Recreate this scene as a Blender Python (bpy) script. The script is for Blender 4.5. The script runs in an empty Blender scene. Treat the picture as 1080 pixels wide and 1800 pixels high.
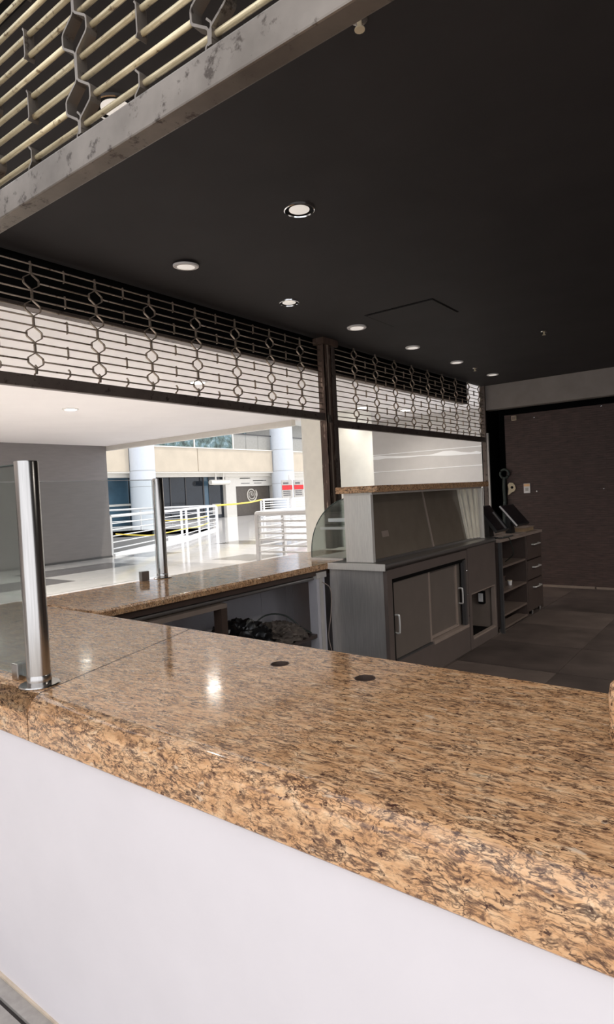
import bpy, bmesh, math, random
from mathutils import Vector, Matrix
random.seed(7)
S = bpy.context.scene
COL = S.collection

# ------------------------------------------------------------------ camera
F_PX = 1082.3677
CAM_R = ((0.7976776425, 0.6010844007, -0.0490705802),      # right
         (-0.0215587002, -0.0528936947, -0.9983674071),    # down
         (-0.6026985988, 0.7974332576, -0.0292335193))     # forward
cd = bpy.data.cameras.new('camera')
cam = bpy.data.objects.new('camera', cd)
COL.objects.link(cam)
r_, d_, f_ = [Vector(v) for v in CAM_R]
m = Matrix((r_, -d_, -f_)).transposed().to_4x4()
m.translation = Vector((0, 0, 1.45))
cam.matrix_world = m
cd.sensor_fit = 'AUTO'
cd.sensor_width = 36.0
cd.lens = F_PX / 1800.0 * 36.0
cd.clip_start = 0.02
cd.clip_end = 300
S.camera = cam

# ------------------------------------------------------------------ world, sun, exposure
W = bpy.data.worlds.new('sky')
S.world = W
W.use_nodes = True
bg = W.node_tree.nodes['Background']
bg.inputs[0].default_value = (0.93, 0.95, 1.0, 1)
bg.inputs[1].default_value = 1.0
sd = bpy.data.lights.new('sun', 'SUN')
sd.energy = 1.5
sd.angle = 0.01
sd.color = (1.0, 0.93, 0.82)
sun = bpy.data.objects.new('sun', sd)
COL.objects.link(sun)
SUN_TO = Vector((0.26, 0.16, 0.95))
sun.rotation_euler = SUN_TO.to_track_quat('Z', 'Y').to_euler()
sun.location = (5, 0, 20)
S.view_settings.view_transform = 'Standard'
S.view_settings.look = 'None'
S.view_settings.gamma = 1.0
S.view_settings.use_curve_mapping = False
S.view_settings.exposure = 0.82
S.cycles.max_bounces = 10
S.cycles.diffuse_bounces = 6
S.cycles.transparent_max_bounces = 16


# ------------------------------------------------------------------ materials
class NT:
    def __init__(s, name):
        s.m = bpy.data.materials.new(name)
        s.m.use_nodes = True
        s.t = s.m.node_tree
        s.b = s.t.nodes['Principled BSDF']

    def n(s, kind, **kw):
        x = s.t.nodes.new(kind)
        for k, v in kw.items():
            setattr(x, k, v)
        return x

    def l(s, a, b):
        s.t.links.new(a, b)

    def pos(s, scale=(1, 1, 1), rot=(0, 0, 0)):
        g = s.n('ShaderNodeNewGeometry')
        mp = s.n('ShaderNodeMapping')
        mp.inputs['Scale'].default_value = scale
        mp.inputs['Rotation'].default_value = rot
        s.l(g.outputs['Position'], mp.inputs['Vector'])
        return mp.outputs['Vector']

    def noise(s, vec, scale, detail=4, rough=0.55, dist=0.0):
        x = s.n('ShaderNodeTexNoise')
        x.inputs['Scale'].default_value = scale
        x.inputs['Detail'].default_value = detail
        x.inputs['Roughness'].default_value = rough
        x.inputs['Distortion'].default_value = dist
        s.l(vec, x.inputs['Vector'])
        return x

    def ramp(s, fac, stops):
        x = s.n('ShaderNodeValToRGB')
        e = x.color_ramp.elements
        while len(e) < len(stops):
            e.new(0.5)
        for i, (p, c) in enumerate(stops):
            e[i].position = p
            e[i].color = (c[0], c[1], c[2], 1)
        s.l(fac, x.inputs['Fac'])
        return x.outputs['Color']

    def mix(s, fac, a, b, mode='MIX'):
        x = s.n('ShaderNodeMix', data_type='RGBA', blend_type=mode)
        for sock, v in ((x.inputs[0], fac), (x.inputs[6], a), (x.inputs[7], b)):
            if hasattr(v, 'is_output'):
                s.l(v, sock)
            elif isinstance(v, (int, float)):
                sock.default_value = v
            else:
                sock.default_value = (v[0], v[1], v[2], 1)
        return x.outputs[2]

    def bump(s, h, strength=0.2, dist=0.01):
        x = s.n('ShaderNodeBump')
        x.inputs['Strength'].default_value = strength
        x.inputs['Distance'].default_value = dist
        s.l(h, x.inputs['Height'])
        s.l(x.outputs['Normal'], s.b.inputs['Normal'])


def hexc(r, g, b):
    f = lambda v: (v / 255 / 12.92) if v <= 10 else ((v / 255 + 0.055) / 1.055) ** 2.4
    return (f(r), f(g), f(b))


def plain(name, col, rough=0.5, metal=0.0, var=0.12, scale=6.0, bump=0.0, spec=0.5, stretch=(1, 1, 1), emit=None):
    n = NT(name)
    v = n.pos(stretch)
    x = n.noise(v, scale, 5)
    lo = tuple(c * (1 - var) for c in col)
    hi = tuple(min(1, c * (1 + var)) for c in col)
    n.l(n.ramp(x.outputs[0], [(0.3, lo), (0.7, hi)]), n.b.inputs['Base Color'])
    n.b.inputs['Roughness'].default_value = rough
    n.b.inputs['Metallic'].default_value = metal
    n.b.inputs['Specular IOR Level'].default_value = spec
    if bump:
        n.bump(n.noise(v, scale * 8, 3).outputs[0], bump, 0.004)
    if emit:
        n.b.inputs['Emission Color'].default_value = (*emit[0], 1)
        n.b.inputs['Emission Strength'].default_value = emit[1]
    return n.m


def granite(name):
    n = NT(name)
    rot = (0.0, math.radians(8), math.radians(-10))
    warp = n.noise(n.pos((1, 1, 1)), 14, 3)

    def stretched(sc, amt):
        va = n.n('ShaderNodeVectorMath', operation='SCALE')
        n.l(warp.outputs[1], va.inputs[0])
        va.inputs['Scale'].default_value = amt
        vv = n.n('ShaderNodeVectorMath', operation='ADD')
        n.l(n.pos(sc, rot), vv.inputs[0])
        n.l(va.outputs[0], vv.inputs[1])
        return vv.outputs[0]
    v = stretched((40, 120, 95), 2.2)
    base = n.noise(v, 0.4, 6, 0.7)
    c = n.ramp(base.outputs[0], [(0.28, hexc(172, 128, 88)), (0.43, hexc(214, 164, 118)), (0.58, hexc(230, 186, 142)), (0.75, hexc(240, 214, 180))])
    # fine smoky brown flakes drawn out along the grain
    st = n.noise(v, 1.0, 6, 0.72)
    area = n.noise(n.pos((9, 16, 13), rot), 1.0, 4)
    ad = n.n('ShaderNodeMath', operation='MULTIPLY_ADD')
    n.l(area.outputs[0], ad.inputs[0])
    ad.inputs[1].default_value = 0.16
    n.l(st.outputs[0], ad.inputs[2])
    c = n.mix(n.ramp(ad.outputs[0], [(0.595, (0, 0, 0)), (0.65, (0.6, 0.6, 0.6)), (0.74, (0.95, 0.95, 0.95))]), c, hexc(98, 70, 57))
    # two sets of thin dark veins
    for sc, amt, k, w, dark in (((34, 130, 100), 3.2, 0.62, 0.040, 0.85), ((60, 200, 160), 4.0, 0.55, 0.046, 0.6)):
        rn = n.noise(stretched(sc, amt), k, 3, 0.55)
        sb = n.n('ShaderNodeMath', operation='SUBTRACT')
        n.l(rn.outputs[0], sb.inputs[0])
        sb.inputs[1].default_value = 0.5
        ab = n.n('ShaderNodeMath', operation='ABSOLUTE')
        n.l(sb.outputs[0], ab.inputs[0])
        pm = n.noise(v, 0.3, 3)
        pr = n.ramp(pm.outputs[0], [(0.36, (0.15, 0.15, 0.15)), (0.54, (1, 1, 1))])
        ck = n.mix(1.0, n.ramp(ab.outputs[0], [(0.006, (dark, dark, dark)), (w, (0, 0, 0))]), pr, 'MULTIPLY')
        c = n.mix(ck, c, hexc(72, 50, 42))
    # cream eyes, burgundy and grey specks
    cr = n.noise(stretched((14, 40, 28), 0.8), 1.3, 3, 0.5)
    c = n.mix(n.ramp(cr.outputs[0], [(0.67, (0, 0, 0)), (0.72, (0.7, 0.7, 0.7))]), c, hexc(224, 200, 174))
    sp = n.noise(stretched((70, 110, 90), 2.0), 0.8, 3, 0.6)
    c = n.mix(n.ramp(sp.outputs[0], [(0.63, (0, 0, 0)), (0.68, (0.9, 0.9, 0.9))]), c, hexc(62, 36, 32))
    n.l(c, n.b.inputs['Base Color'])
    rv = n.noise(v, 0.5, 4, 0.6)
    n.l(n.ramp(rv.outputs[0], [(0.35, (0.05, 0.05, 0.05)), (0.65, (0.15, 0.15, 0.15))]), n.b.inputs['Roughness'])
    n.bump(rv.outputs[0], 0.05, 0.0015)
    n.b.inputs['Specular IOR Level'].default_value = 0.45
    return n.m


def rusty(name, c0, c1, c2, rough=0.45, metal=0.6, scale=14, stretch=(1, 1, 1)):
    n = NT(name)
    v = n.pos(stretch)
    a = n.noise(v, scale, 7, 0.7)
    b = n.noise(v, scale * 0.22, 4, 0.6)
    c = n.ramp(b.outputs[0], [(0.3, c0), (0.7, c1)])
    c = n.mix(n.ramp(a.outputs[0], [(0.56, (0, 0, 0)), (0.64, (1, 1, 1))]), c, c2)
    n.l(c, n.b.inputs['Base Color'])
    n.b.inputs['Roughness'].default_value = rough
    n.b.inputs['Metallic'].default_value = metal
    n.bump(a.outputs[0], 0.15, 0.003)
    return n.m


def glassy(name, tint, refl=1.0, tr=0.0):
    n = NT(name)
    t = n.t
    tb = n.n('ShaderNodeBsdfTransparent')
    tb.inputs[0].default_value = (*tint, 1)
    gb = n.n('ShaderNodeBsdfGlossy')
    gb.inputs[0].default_value = (0.9, 0.95, 0.95, 1)
    gb.inputs['Roughness'].default_value = 0.02
    fr = n.n('ShaderNodeFresnel')
    fr.inputs[0].default_value = 1.45
    mu = n.n('ShaderNodeMath', operation='MULTIPLY')
    n.l(fr.outputs[0], mu.inputs[0])
    mu.inputs[1].default_value = refl
    ms = n.n('ShaderNodeMixShader')
    n.l(mu.outputs[0], ms.inputs[0])
    n.l(tb.outputs[0], ms.inputs[1])
    n.l(gb.outputs[0], ms.inputs[2])
    out = [x for x in t.nodes if x.type == 'OUTPUT_MATERIAL'][0]
    n.l(ms.outputs[0], out.inputs[0])
    return n.m


def brushed(name, col, rough=0.28, stretch=(1, 1, 40), metal=1.0):
    n = NT(name)
    v = n.pos(stretch)
    x = n.noise(v, 12, 4)
    n.l(n.ramp(x.outputs[0], [(0.3, tuple(c * 0.88 for c in col)), (0.7, tuple(min(1, c * 1.08) for c in col))]), n.b.inputs['Base Color'])
    n.b.inputs['Metallic'].default_value = metal
    n.b.inputs['Roughness'].default_value = rough
    return n.m


def textured_wall(name):
    n = NT(name)
    g = n.n('ShaderNodeNewGeometry')
    sx = n.n('ShaderNodeSeparateXYZ')
    n.l(g.outputs['Position'], sx.inputs[0])
    cx = n.n('ShaderNodeCombineXYZ')
    n.l(sx.outputs[0], cx.inputs[0])
    n.l(sx.outputs[2], cx.inputs[1])
    br = n.n('ShaderNodeTexBrick')
    n.l(cx.outputs[0], br.inputs['Vector'])
    br.inputs['Scale'].default_value = 1.0
    br.inputs['Brick Width'].default_value = 0.19
    br.inputs['Row Height'].default_value = 0.030
    br.inputs['Mortar Size'].default_value = 0.004
    br.inputs['Mortar Smooth'].default_value = 0.6
    br.inputs['Color1'].default_value = (0.9, 0.9, 0.9, 1)
    br.inputs['Color2'].default_value = (0.45, 0.45, 0.45, 1)
    br.inputs['Mortar'].default_value = (0.0, 0.0, 0.0, 1)
    ns = n.noise(n.pos((1.5, 1, 12)), 5, 5)
    c = n.ramp(ns.outputs[0], [(0.3, hexc(66, 51, 47)), (0.7, hexc(94, 74, 67))])
    c = n.mix(0.35, c, br.outputs[0], 'MULTIPLY')
    n.l(c, n.b.inputs['Base Color'])
    n.b.inputs['Roughness'].default_value = 0.6
    n.bump(br.outputs[0], 0.5, 0.006)
    return n.m


def painted_reflection(name):  # tree and sky reflections painted into the base colour as noise
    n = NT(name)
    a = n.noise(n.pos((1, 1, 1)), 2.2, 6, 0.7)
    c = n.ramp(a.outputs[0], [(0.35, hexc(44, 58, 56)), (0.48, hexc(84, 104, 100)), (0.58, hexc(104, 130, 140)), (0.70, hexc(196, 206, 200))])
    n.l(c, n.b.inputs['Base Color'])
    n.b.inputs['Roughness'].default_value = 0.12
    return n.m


M = {}
M['granite'] = granite('polished tan granite')
M['white_plaster'] = plain('white painted plaster', hexc(228, 222, 224), 0.7, var=0.03, scale=3, bump=0.04)
M['white_panel'] = plain('white laminate panel', hexc(206, 203, 208), 0.45, var=0.04)
M['black_ceiling'] = plain('matt black ceiling paint', hexc(54, 51, 51), 0.7, var=0.1, scale=2.5, bump=0.02, spec=0.25)
M['black'] = plain('black paint', hexc(12, 11, 11), 0.7, var=0.2, spec=0.15)
M['soffit'] = plain('dark grey plaster', hexc(146, 137, 131), 0.75, var=0.1, scale=4)
M['brick_wall'] = textured_wall('thin stacked brown tile')
M['dark_tile'] = plain('dark brown floor tile', hexc(88, 77, 72), 0.6, var=0.3, scale=3.5, bump=0.03, spec=0.3)
M['dark_grout'] = plain('dark grout', hexc(52, 46, 44), 0.8)
M['marble'] = plain('pale polished marble', hexc(200, 198, 197), 0.10, var=0.07, scale=3)
M['marble_dark'] = plain('grey polished stone', hexc(104, 102, 104), 0.10, var=0.12, scale=4)
M['joint'] = plain('floor joint', hexc(120, 118, 116), 0.5)
M['white_ceiling'] = plain('white ceiling paint', hexc(240, 236, 235), 0.85, var=0.02, scale=1.2)
M['grey_wall'] = plain('dark grey cladding', hexc(124, 119, 118), 0.5, var=0.06, scale=3, stretch=(1, 1, 6))
M['column'] = plain('cream column paint', hexc(240, 237, 226), 0.5, var=0.03)
M['light_wall'] = plain('light grey render', hexc(205, 201, 198), 0.7, var=0.03)
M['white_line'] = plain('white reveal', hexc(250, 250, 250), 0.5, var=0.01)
M['grille_far'] = rusty('aged grille steel', hexc(140, 127, 114), hexc(180, 164, 148), hexc(96, 76, 62), 0.45, 0.55, 30)
M['grille_near'] = rusty('brass toned galvanised rod', hexc(206, 188, 150), hexc(240, 226, 190), hexc(140, 118, 86), 0.32, 0.35, 40)
M['bar_near'] = rusty('worn galvanised bar', hexc(100, 92, 84), hexc(136, 127, 118), hexc(64, 54, 46), 0.42, 0.6, 22)
M['bar_far'] = rusty('dark shutter bar', hexc(92, 80, 74), hexc(118, 106, 98), hexc(58, 47, 41), 0.5, 0.3, 18)
M['post_rust'] = rusty('rusted brown channel', hexc(58, 45, 40), hexc(120, 98, 86), hexc(180, 158, 140), 0.5, 0.3, 9, (3, 3, 0.6))
M['guide_pale'] = plain('pale guide strip', hexc(200, 194, 188), 0.4)
M['steel'] = brushed('brushed stainless steel', (0.52, 0.50, 0.48), 0.22, (14, 14, 0.5))
M['steel_case'] = brushed('stainless sheet', (0.88, 0.84, 0.78), 0.34, (30, 30, 1), 0.35)
M['steel_side'] = brushed('satin stainless side sheet', (0.74, 0.71, 0.68), 0.28, (14, 14, 0.6), 0.7)
M['handle_steel'] = brushed('satin handle steel', (0.85, 0.83, 0.80), 0.3, (1, 1, 1), 0.45)
M['steel_dark'] = brushed('dull stainless sheet', (0.32, 0.30, 0.29), 0.3, (30, 30, 1), 0.75)
M['chrome'] = brushed('chrome', (0.85, 0.85, 0.85), 0.1)
M['case_brown'] = plain('dark taupe cabinet paint', hexc(100, 89, 84), 0.4, var=0.08)
M['case_door'] = plain('taupe door panel', hexc(108, 98, 91), 0.5, var=0.06)
M['case_glass'] = plain('smoked sliding glass', hexc(112, 102, 90), 0.15, var=0.1)
M['cream_strip'] = plain('cream edge strip', hexc(244, 236, 218), 0.4)
M['shelf_wood'] = plain('dark brown laminate', hexc(78, 66, 61), 0.4, var=0.12, stretch=(1, 8, 1))
M['shelf_light'] = plain('worn taupe shelf face', hexc(150, 134, 124), 0.45, var=0.1)
M['shelf_mid'] = plain('dusty brown shelf board', hexc(112, 98, 90), 0.45, var=0.12)
M['dark_wood'] = plain('dark timber frame', hexc(74, 58, 50), 0.5, var=0.15)
M['tan_wood'] = plain('dusty tan timber', hexc(140, 124, 112), 0.6, var=0.15)
M['monitor'] = plain('black monitor plastic', hexc(30, 30, 31), 0.35)
M['screen'] = plain('dark screen glass', hexc(14, 14, 20), 0.08)
M['white_plastic'] = plain('white plastic', hexc(228, 224, 222), 0.35)
M['beige_plastic'] = plain('beige plastic', hexc(206, 190, 160), 0.5)
M['orange_plastic'] = plain('orange tinted plastic', hexc(232, 190, 140), 0.4)
M['paper'] = plain('brown cardboard', hexc(150, 126, 98), 0.8)
M['rubber'] = plain('dark green rubber', hexc(48, 56, 50), 0.45)
M['bag_black'] = plain('black bin liner plastic', hexc(24, 24, 25), 0.28, var=0.2, bump=0.2, scale=12)
M['cloth'] = plain('grey brown cloth', hexc(108, 98, 90), 0.8, var=0.25, bump=0.2, scale=14)
M['rail_white'] = plain('white painted steel', hexc(238, 238, 240), 0.3, var=0.02)
M['rail_steel'] = plain('pale satin steel', hexc(222, 220, 218), 0.3, 0.15, var=0.03)
M['yellow'] = plain('yellow plastic tape', hexc(238, 208, 70), 0.5, var=0.08)
M['facade'] = plain('beige stone cladding', hexc(196, 184, 166), 0.7, var=0.07, scale=1.0)
M['facade_white'] = plain('white facade band', hexc(226, 222, 214), 0.6, var=0.03)
M['blue_column'] = plain('pale blue grey column paint', hexc(206, 212, 220), 0.5, var=0.02)
M['dark_glass'] = plain('dark shop glass', hexc(30, 36, 44), 0.06, var=0.3, scale=0.8)
M['blue_glass'] = plain('blue grey shop glass', hexc(70, 96, 114), 0.08, var=0.3, scale=0.6)
M['painted_reflection'] = painted_reflection('glass with painted tree and sky reflections')
M['grey_pane'] = plain('grey tinted glass', hexc(150, 148, 142), 0.2, var=0.06)
M['dark_metal'] = plain('dark metal frame', hexc(70, 68, 68), 0.4)
M['brown_panel'] = plain('brown grey sign panel', hexc(92, 84, 76), 0.4)
M['emblem'] = plain('pale emblem metal', hexc(208, 202, 192), 0.4)
M['print'] = plain('grey print', hexc(120, 118, 116), 0.6)
M['print_dark'] = plain('dark print', hexc(90, 88, 90), 0.6)
M['red'] = plain('red print', hexc(200, 32, 36), 0.5)
M['sign_grey'] = plain('grey sign sheet', hexc(176, 172, 166), 0.5)
M['lamp'] = plain('lit corridor lamp diffuser', (0.9, 0.9, 0.85), 0.5, emit=((1.0, 0.97, 0.88), 9.0))
M['lamp_dim'] = plain('shop lamp diffuser', hexc(236, 230, 220), 0.6, var=0.02, emit=((1.0, 0.93, 0.86), 0.28))
M['glass'] = glassy('clear guard glass', (0.955, 0.97, 0.965), 0.8)
M['glass_case'] = glassy('curved vitrine glass', (0.975, 0.99, 0.982), 0.8)
M['glass_edge'] = plain('dark glass edge', hexc(70, 86, 80), 0.2)
M['stone_grey'] = plain('grey kerb stone', hexc(160, 154, 148), 0.5, var=0.12, scale=30)
M['stone_tan'] = plain('tan kerb edge', hexc(200, 184, 164), 0.5, var=0.1, scale=30)


# ------------------------------------------------------------------ mesh helpers
def nb():
    return bmesh.new()


def box(bm, x0, x1, y0, y1, z0, z1):
    v = [bm.verts.new(p) for p in ((x0, y0, z0), (x1, y0, z0), (x1, y1, z0), (x0, y1, z0),
                                   (x0, y0, z1), (x1, y0, z1), (x1, y1, z1), (x0, y1, z1))]
    for f in ((0, 3, 2, 1), (4, 5, 6, 7), (0, 1, 5, 4), (1, 2, 6, 5), (2, 3, 7, 6), (3, 0, 4, 7)):
        bm.faces.new([v[i] for i in f])
    return bm


def B(*a):
    return box(nb(), *a)


def loft(bm, sections, closed=True, caps=True):
    rings = [[bm.verts.new(p) for p in s] for s in sections]
    n = len(rings[0])
    for a, b in zip(rings, rings[1:]):
        for i in range(n if closed else n - 1):
            j = (i + 1) % n
            bm.faces.new((a[i], a[j], b[j], b[i]))
    if caps and closed:
        bm.faces.new(list(reversed(rings[0])))
        bm.faces.new(rings[-1])
    return bm


def prism(bm, poly, z0, z1):
    return loft(bm, [[(x, y, z0) for x, y in poly], [(x, y, z1) for x, y in poly]])


def tube(bm, pts, r, n=8, caps=True):
    pts = [Vector(p) for p in pts]
    secs = []
    up = Vector((0, 0, 1))
    for i, p in enumerate(pts):
        a = pts[max(0, i - 1)]
        b = pts[min(len(pts) - 1, i + 1)]
        t = (b - a).normalized()
        ref = up if abs(t.z) < 0.9 else Vector((1, 0, 0))
        u = t.cross(ref).normalized()
        w = u.cross(t).normalized()
        rr = r[i] if isinstance(r, (list, tuple)) else r
        secs.append([tuple(p + rr * (math.cos(k * 2 * math.pi / n) * u + math.sin(k * 2 * math.pi / n) * w)) for k in range(n)])
    return loft(bm, secs, True, caps)


def lathe(bm, prof, c=(0, 0, 0), n=32):
    secs = []
    for r, z in prof:
        secs.append([(c[0] + r * math.cos(2 * math.pi * k / n), c[1] + r * math.sin(2 * math.pi * k / n), c[2] + z) for k in range(n)])
    return loft(bm, secs, True, True)


def smooth_pts(pts, sub=6):
    out = []
    P = [Vector(p) for p in pts]
    for i in range(len(P) - 1):
        p0 = P[max(0, i - 1)]; p1 = P[i]; p2 = P[i + 1]; p3 = P[min(len(P) - 1, i + 2)]
        for k in range(sub):
            t = k / sub
            out.append(0.5 * ((2 * p1) + (p2 - p0) * t + (2 * p0 - 5 * p1 + 4 * p2 - p3) * t * t + (3 * p1 - p0 - 3 * p2 + p3) * t ** 3))
    out.append(P[-1])
    return out


def obj(name, bm, mat, parent=None, local=False, smooth=False, bevel=0.0, label=None, weighted=False):
    bmesh.ops.recalc_face_normals(bm, faces=bm.faces)
    if bevel:
        bmesh.ops.bevel(bm, geom=[e for e in bm.edges if e.calc_face_angle(0) > 0.6], offset=bevel, segments=2, affect='EDGES', profile=0.6, clamp_overlap=True)
    if parent is not None and not local:
        off = -Vector(parent.matrix_basis.translation)
        p = parent.parent
        while p is not None:
            off -= Vector(p.matrix_basis.translation)
            p = p.parent
        bmesh.ops.translate(bm, verts=bm.verts, vec=off)
    me = bpy.data.meshes.new(name)
    bm.to_mesh(me)
    bm.free()
    if smooth:
        me.shade_smooth()
        try:
            me.set_sharp_from_angle(angle=math.radians(38))
        except Exception:
            pass
    o = bpy.data.objects.new(name, me)
    COL.objects.link(o)
    me.materials.append(mat)
    if weighted:
        wn = o.modifiers.new('weighted_normal', 'WEIGHTED_NORMAL')
        wn.weight = 100
    if parent is not None:
        o.parent = parent
    if label:
        o['label'] = label
    return o


def thing(name, label, cat, loc=(0, 0, 0), group=None, rotz=0.0):
    o = bpy.data.objects.new(name, None)
    o.empty_display_size = 0.1
    COL.objects.link(o)
    o.location = loc
    o.rotation_euler = (0, 0, rotz)
    o['label'] = label
    o['category'] = cat
    if group:
        o['group'] = group
    return o


def tag(o, label, cat, group=None):
    o['label'] = label
    o['category'] = cat
    if group:
        o['group'] = group
    return o


def struct(name, bm, mat, label=None, parent=None, smooth=False):
    o = obj(name, bm, mat, parent, smooth=smooth)
    if parent is None:
        o['kind'] = 'structure'
        if label:
            o['label'] = label
    return o


def inst(name, me, parent, loc, rot=(0, 0, 0), scale=(1, 1, 1)):
    o = bpy.data.objects.new(name, me)
    COL.objects.link(o)
    o.parent = parent
    o.location = loc
    o.rotation_euler = rot
    o.scale = scale
    return o


def mesh(name, bm, mat, smooth=False):
    bmesh.ops.recalc_face_normals(bm, faces=bm.faces)
    me = bpy.data.meshes.new(name)
    bm.to_mesh(me)
    bm.free()
    me.materials.append(mat)
    if smooth:
        me.shade_smooth()
    return me


# ================================================================== SETTING: the shop
floor = struct('floor', B(-3.2, 6.0, 0.95, 9.4, -0.12, -0.006), M['dark_grout'], 'dark brown tiled floor inside the shop')
tile_me = [mesh('tile', box(nb(), -0.397, 0.397, -0.397, 0.397, -0.006, 0.0), mt) for mt in
           (M['dark_tile'], plain('darker floor tile', hexc(76, 66, 62), 0.6, var=0.3, scale=3.5, spec=0.3),
            plain('dusty floor tile', hexc(98, 86, 80), 0.65, var=0.25, scale=3, spec=0.3))]
for i in range(5):
    for j in range(9):
        inst('tile', tile_me[(i * 5 + j * 7 + (i * j) % 3) % 3], floor, (-2.53 + 0.8 * i, 2.0 + 0.8 * j, 0))
ceil = struct('ceiling', B(-3.34, 6.1, 0.84, 9.4, 2.88, 3.02), M['black_ceiling'], 'matt black shop ceiling')
hb = B(-2.60, -2.02, 4.38, 4.84, 2.872, 2.8795)
obj('access_panel', hb, M['black_ceiling'], ceil)
hb = nb()
for a in ((-2.615, -2.60, 4.365, 4.855), (-2.02, -2.012, 4.365, 4.855), (-2.60, -2.02, 4.365, 4.38), (-2.60, -2.02, 4.84, 4.855)):
    box(hb, *a, 2.8765, 2.8798)
obj('panel_gap', hb, M['black'], ceil)
# back wall: soffit, dark header recess, textured brown wall, black side recess
wb = struct('wall_back', B(-3.03, 6.0, 8.80, 8.95, 0.0, 2.43), M['brick_wall'], 'brown wall of thin stacked tile strips at the back of the shop')
for x in (-2.86, -2.0, -1.2):
    for z in (2.41 if x > -2.5 else 2.36, 1.33):
        s = nb()
        lathe(s, [(0.004, 0), (0.010, 0.004), (0.010, 0.012), (0.004, 0.014)], n=10)
        bmesh.ops.rotate(s, verts=s.verts, matrix=Matrix.Rotation(math.pi / 2, 3, 'X'))
        bmesh.ops.translate(s, verts=s.verts, vec=(x + 0.25, 8.801, z))
        obj('screw', s, M['chrome'], wb)
struct('wall_recess', B(-3.34, 6.0, 9.28, 9.4, 0.0, 2.88), M['black'], 'black recess behind the back wall')
struct('wall_corner', B(-3.36, -3.285, 8.742, 9.4, 0.0, 2.88), M['black'], 'black return wall behind the grille guide')
struct('trim_1', B(-3.30, 6.0, 8.74, 8.92, 2.53, 2.88), M['soffit'], 'dark grey soffit band above the back wall')
struct('baseboard_back', box(B(-3.0, -1.9, 8.765, 8.80, 0.0, 0.028), -1.88, 6.0, 8.77, 8.80, 0.0, 0.024), M['tan_wood'], 'thin dusty skirting under the brown wall')
struct('wall_right', B(6.0, 6.15, 0.84, 9.4, 0.0, 2.88), M['soffit'], 'dark grey side wall of the shop')
# fascia outside the far grille
fa = struct('trim_2', B(-3.50, -3.42, -0.4, 8.43, 2.63, 3.0), M['black'], 'black fascia beam outside the far grille')
obj('fascia_lip', B(-3.505, -3.415, -0.4, 8.43, 2.612, 2.632), M['bar_far'], fa)
struct('trim_3', B(-1.8, 6.0, 0.86, 0.98, 2.87, 3.2), M['black'], 'black header above the near grille')

# ================================================================== SETTING: the mall corridor
fl2 = nb()
outline = [(-3.25, -3.5), (-3.25, 45), (-34, 45), (-34, 9), (-28.5, 9), (-28.5, 17), (-26.5, 20.5), (-23, 21.3), (-20.5, 20.3), (-19.8, 18.97),
           (-17.3, 15.4), (-16.0, 13.1), (-14.45, 10.2), (-14.45, -3.5)]
prism(fl2, outline, -0.35, -0.004)
bmesh.ops.triangulate(fl2, faces=[f for f in fl2.faces if len(f.verts) > 4])
flo = struct('floor_corridor', fl2, M['marble'], 'pale polished stone floor of the mall corridor')
ft = mesh('tile', box(nb(), -0.597, 0.597, -0.597, 0.597, -0.004, 0.0), M['marble'])
fd = mesh('tile', box(nb(), -0.597, 0.597, -0.597, 0.597, -0.004, 0.0), M['marble_dark'])
obj('joint_bed', B(-14.4, -4.4, 3.0, 20.2, -0.0042, -0.0028), M['joint'], flo)
for i in range(8):
    for j in range(14):
        x = -13.7 + 1.2 * i
        y = 3.7 + 1.2 * j
        dark = (i == 2 and j in (0, 1, 2)) or (i == 1 and j in (3, 4)) or (j == 6 and i % 3 == 0) or (j == 9 and i < 3)
        inst('tile', fd if dark else ft, flo, (x, y, 0))
fs = struct('floor_front', B(-3.25, 7.0, -6.5, 0.822, -0.12, 0.0), M['stone_grey'], 'grey stone floor in front of the counter')
obj('kerb_strip', B(-3.25, 2.5, 0.834, 0.872, -0.05, 0.004), M['stone_grey'], fs)
obj('kerb_edge', B(-3.25, 2.5, 0.872, 0.884, -0.05, 0.010), M['stone_tan'], fs)
obj('groove', B(-3.25, 2.5, 0.80, 0.834, -0.05, -0.006), M['dark_grout'], fs)
lw = struct('floor_lower', B(-30, -13, 5, 24, -4.2, -4.0), M['marble_dark'], 'lower mall level seen through the railing')
c2 = struct('ceiling_corridor', B(-14.7, -3.34, -3.4, 10.1, 3.0, 3.15), M['white_ceiling'], 'white plaster corridor ceiling')
struct('ceiling_bay', B(-8.0, -3.34, 10.1, 12.2, 3.0, 3.15), M['white_ceiling'], 'white ceiling over the corridor bay')
struct('wall_front_added', B(-14.7, -3.6, -3.5, -3.3, 0.0, 3.0), M['light_wall'], 'pale unseen corridor wall added on the viewer side as a reflection for the glass')  # out of view, added so the glass guard has something to reflect
tr = B(-14.7, -7.9, 10.08, 10.20, 2.88, 3.02)
struct('trim_4', tr, M['facade_white'], 'white edge beam at the end of the corridor ceiling')
dw = struct('wall_corridor', B(-14.7, -14.29, -3.0, 10.06, 0.0, 3.0), M['grey_wall'], 'dark grey clad wall across the corridor')
for z in (2.1, 0.9):
    obj('cladding_joint', B(-14.291, -14.2895, -3.0, 10.06, z, z + 0.008), M['grey_wall'], dw)
obj('skirting', B(-14.29, -14.265, -3.0, 10.06, 0.0, 0.05), M['dark_metal'], dw)
struct('wall_lower', B(-28.9, -28.5, 5, 24, -4.0, -0.36), M['light_wall'], 'pale lower wall below the far walkway')
lwall = struct('wall_bay', B(-8.4, -3.34, 12.0, 12.2, 0.0, 3.0), M['light_wall'], 'light grey rendered wall behind the round column')
for z in (2.24, 1.86, 1.0):
    obj('reveal', B(-8.3, -3.4, 11.993, 12.002, z - 0.008, z + 0.008), M['white_line'], lwall)
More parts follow.
